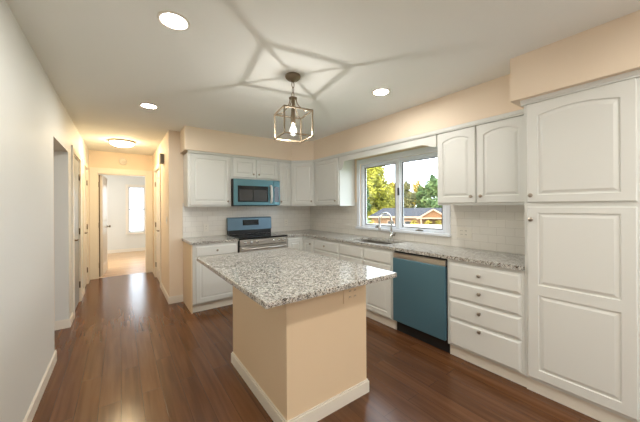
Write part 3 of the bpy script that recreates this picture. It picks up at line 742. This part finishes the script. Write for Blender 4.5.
def tree(pxl, depth, top, rad, mat, label, seed, base=None, cat='tree', name='tree', leaf=.36, n=150, clumps=26):
    rng = random.Random(seed); c = ray(pxl, depth); root = thing(name, label, cat, (c.x, c.y, GZ))
    base = base if base is not None else GZ+1.6
    bm = tube(B(), [(c.x, c.y, GZ), (c.x+.1, c.y, (GZ+base)/2), (c.x, c.y+.1, base+.5), (c.x, c.y, (base+top)/2)], [.22, .17, .14, .05], 8)
    for k in range(5):
        a = k*1.3+seed; h = base+(top-base)*(.15+.12*k)
        tube(bm, [(c.x, c.y, h-.4), (c.x+math.cos(a)*rad*.6, c.y+math.sin(a)*rad*.6, h+.7)], [.09, .03], 6)
    obj('trunk', bm, bark, root)
    bm = B(); H = top-base
    for k in range(clumps):
        s = rng.random(); z = base+H*(.08+.86*s); w = rad*(math.sin(PI*(.12+.78*s))**.8)
        a = rng.uniform(0, 2*PI); q_ = rng.uniform(.25, .8)*w
        leafball(bm, (c.x+math.cos(a)*q_, c.y+math.sin(a)*q_, z), w*.42, H*.12, n, leaf, rng)
    obj('foliage', bm, mat, root)
bark = plain('bark', (.10, .07, .05), .9, bump=.6, bscale=6)
gold = leaf_mat('gold_leaves', (.22, .18, .03), (.42, .32, .05)); lime = leaf_mat('lime_leaves', (.17, .175, .03), (.46, .42, .06))
dark = leaf_mat('dark_leaves', (.06, .10, .04), (.12, .19, .06)); green = leaf_mat('green_leaves', (.08, .15, .06), (.21, .28, .10)); olive = leaf_mat('olive_leaves', (.12, .125, .06), (.24, .22, .09))
amber = leaf_mat('amber_leaves', (.30, .21, .04), (.48, .34, .06))
tree(375, 46, 9.3, 3.5, lime, 'yellow-green tree filling the left window pane', 1, base=-.9, n=330, clumps=52)
tree(391, 54, 6.0, 2.4, gold, 'golden tree left of the window mullion, beside the yellow-green one', 2, base=-1.2, n=230)
tree(362, 38, 4.2, 1.5, dark, 'dark green tree at the left edge of the window', 3, base=-1.5)
tree(380, 63, 4.6, 3.4, dark, 'dark green tree low behind the golden ones', 4, base=-1.5)
tree(406, 46, 5.2, 1.8, olive, 'olive tree just right of the window mullion', 5, base=-1.2)
tree(418, 63, 6.8, 3.0, amber, 'amber tree in the middle of the right window pane', 6, base=-.8)
tree(423, 53, 5.2, 2.6, dark, 'dark green tree above the neighbouring roof, mid right pane', 7, base=-1.2)
tree(436, 43, 6.0, 2.4, green, 'pale green tree at the right edge of the window', 8, base=-1.2, n=260)
tree(456, 51, 6.8, 2.6, green, 'green tree partly behind the right wall cabinet', 9, base=-1.2)
tree(398, 74, 4.8, 3.9, olive, 'olive tree far behind the window mullion', 10, base=-1.5)
tree(345, 55, 6.8, 2.8, olive, 'olive tree beyond the left end of the window', 11, base=-1.2)
# neighbouring house, its own frame: +x to our right, -y towards us
hc = ray(409, 33); ha = math.atan2(hc.y, hc.x)-PI/2
house = thing('house', 'low neighbouring house with dark roof and pale-trimmed gable beyond the fence', 'house', (hc.x, hc.y, GZ), ha)
E_, R_z = 2.58, 3.62; xl, xr = -4.9, 9.0
obj('wall', bx(xl+.4, xr-.4, .3, 6.6, 0, E_), plain('tan_siding', (.26, .14, .07), .8), house, local=True)
bm = B(); v = [bm.verts.new(p) for p in ((xl, 0, E_), (xr, 0, E_), (xr, 7, E_), (xl, 7, E_), (xl+1.6, 3.4, R_z), (xr-3, 3.4, R_z))]
for q in ((0, 1, 5, 4), (2, 3, 4, 5), (3, 0, 4), (1, 2, 5), (0, 3, 2, 1)): bm.faces.new([v[i] for i in q])
obj('roof', bm, plain('slate_shingle', (.022, .024, .032), .8, bump=.4, bscale=8), house, local=True, label='dark grey hipped roof')
peach = plain('pale_trim', (.50, .33, .22), .6)
obj('fascia', bx(xl, xr, -.05, .02, E_-.16, E_+.05), peach, house, local=True, label='pale eave board')
gx0, gx1, gp = 1.15, 4.1, 3.42; gm = (gx0+gx1)/2
obj('gable', extrude_poly(B(), [(gx0, -.9, E_-.1), (gx1, -.9, E_-.1), (gm, -.9, gp)], (0, 3.0, 0)), plain('gable_siding', (.25, .12, .05), .8), house, local=True)
bm = B()
bar(bm, (gx0-.3, -1.0, E_-.2), (gm, -1.0, gp+.08), .16, (0, 1, 0)); bar(bm, (gx1+.3, -1.0, E_-.2), (gm, -1.0, gp+.08), .16, (0, 1, 0)); bar(bm, (gx0-.2, -1.0, E_-.1), (gx1+.2, -1.0, E_-.1), .14, (0, 1, 0))
obj('gable_trim', bm, peach, house, local=True, label='pale gable boards')
for x in (gx0+.1, gx1-.26): obj('porch_post', bx(x, x+.16, -.95, -.8, 0, E_-.1), peach, house, local=True)
for x in (-2.6, -.6):
    f = obj('window', bx(x, x+.9, .24, .3, 1.0, 2.1), peach, house, local=True); obj('pane', bx(x+.08, x+.82, .22, .24, 1.08, 2.02), greyglass, f, local=True)
fc = ray(409, 28.5)
fence = thing('fence', 'long pale privacy fence in front of the neighbouring house', 'fence', (fc.x, fc.y, GZ), ha)
fm = plain('pale_fence', (.44, .41, .40), .7)
bm = B()
for k in range(60): box(bm, -6+k*.2, -6+k*.2+.19, 0, .03, .05, 2.02)
obj('panel', bm, fm, fence, local=True)
bm = B(); box(bm, -6, 6, .03, .08, .3, .4); box(bm, -6, 6, .03, .08, 1.7, 1.8); obj('rail', bm, fm, fence, local=True)
for k in range(6): obj('post', bx(-6+k*2.4-.06, -6+k*2.4+.06, .03, .15, 0, 2.08), fm, fence, local=True)
for k, (p_, l_) in enumerate(((372, 'at the left end of the fence'), (414, 'left of the gable'), (428, 'under the left half of the gable'), (438, 'under the right half of the gable'))):
    rng = random.Random(40+k); c = ray(p_, 30.6); root = thing('shrub', 'yellow shrub showing above the pale fence '+l_, 'shrub', (c.x, c.y, GZ), group='yellow shrubs behind the fence')
    obj('stem', tube(B(), [(c.x, c.y, GZ), (c.x+.05, c.y, GZ+1.2), (c.x, c.y, GZ+1.9)], [.06, .05, .02], 6), bark, root)
    bm = B(); leafball(bm, (c.x, c.y, GZ+1.55), .55, .8, 420, .22, rng); leafball(bm, (c.x, c.y, GZ+1.5), .35, .5, 200, .22, rng)
    obj('foliage', bm, gold, root)

# ------------------------------------------------------------------ render quality
S.cycles.use_denoising = True
S.cycles.max_bounces = 10; S.cycles.diffuse_bounces = 5; S.cycles.transparent_max_bounces = 12
S.cycles.sample_clamp_indirect = 6
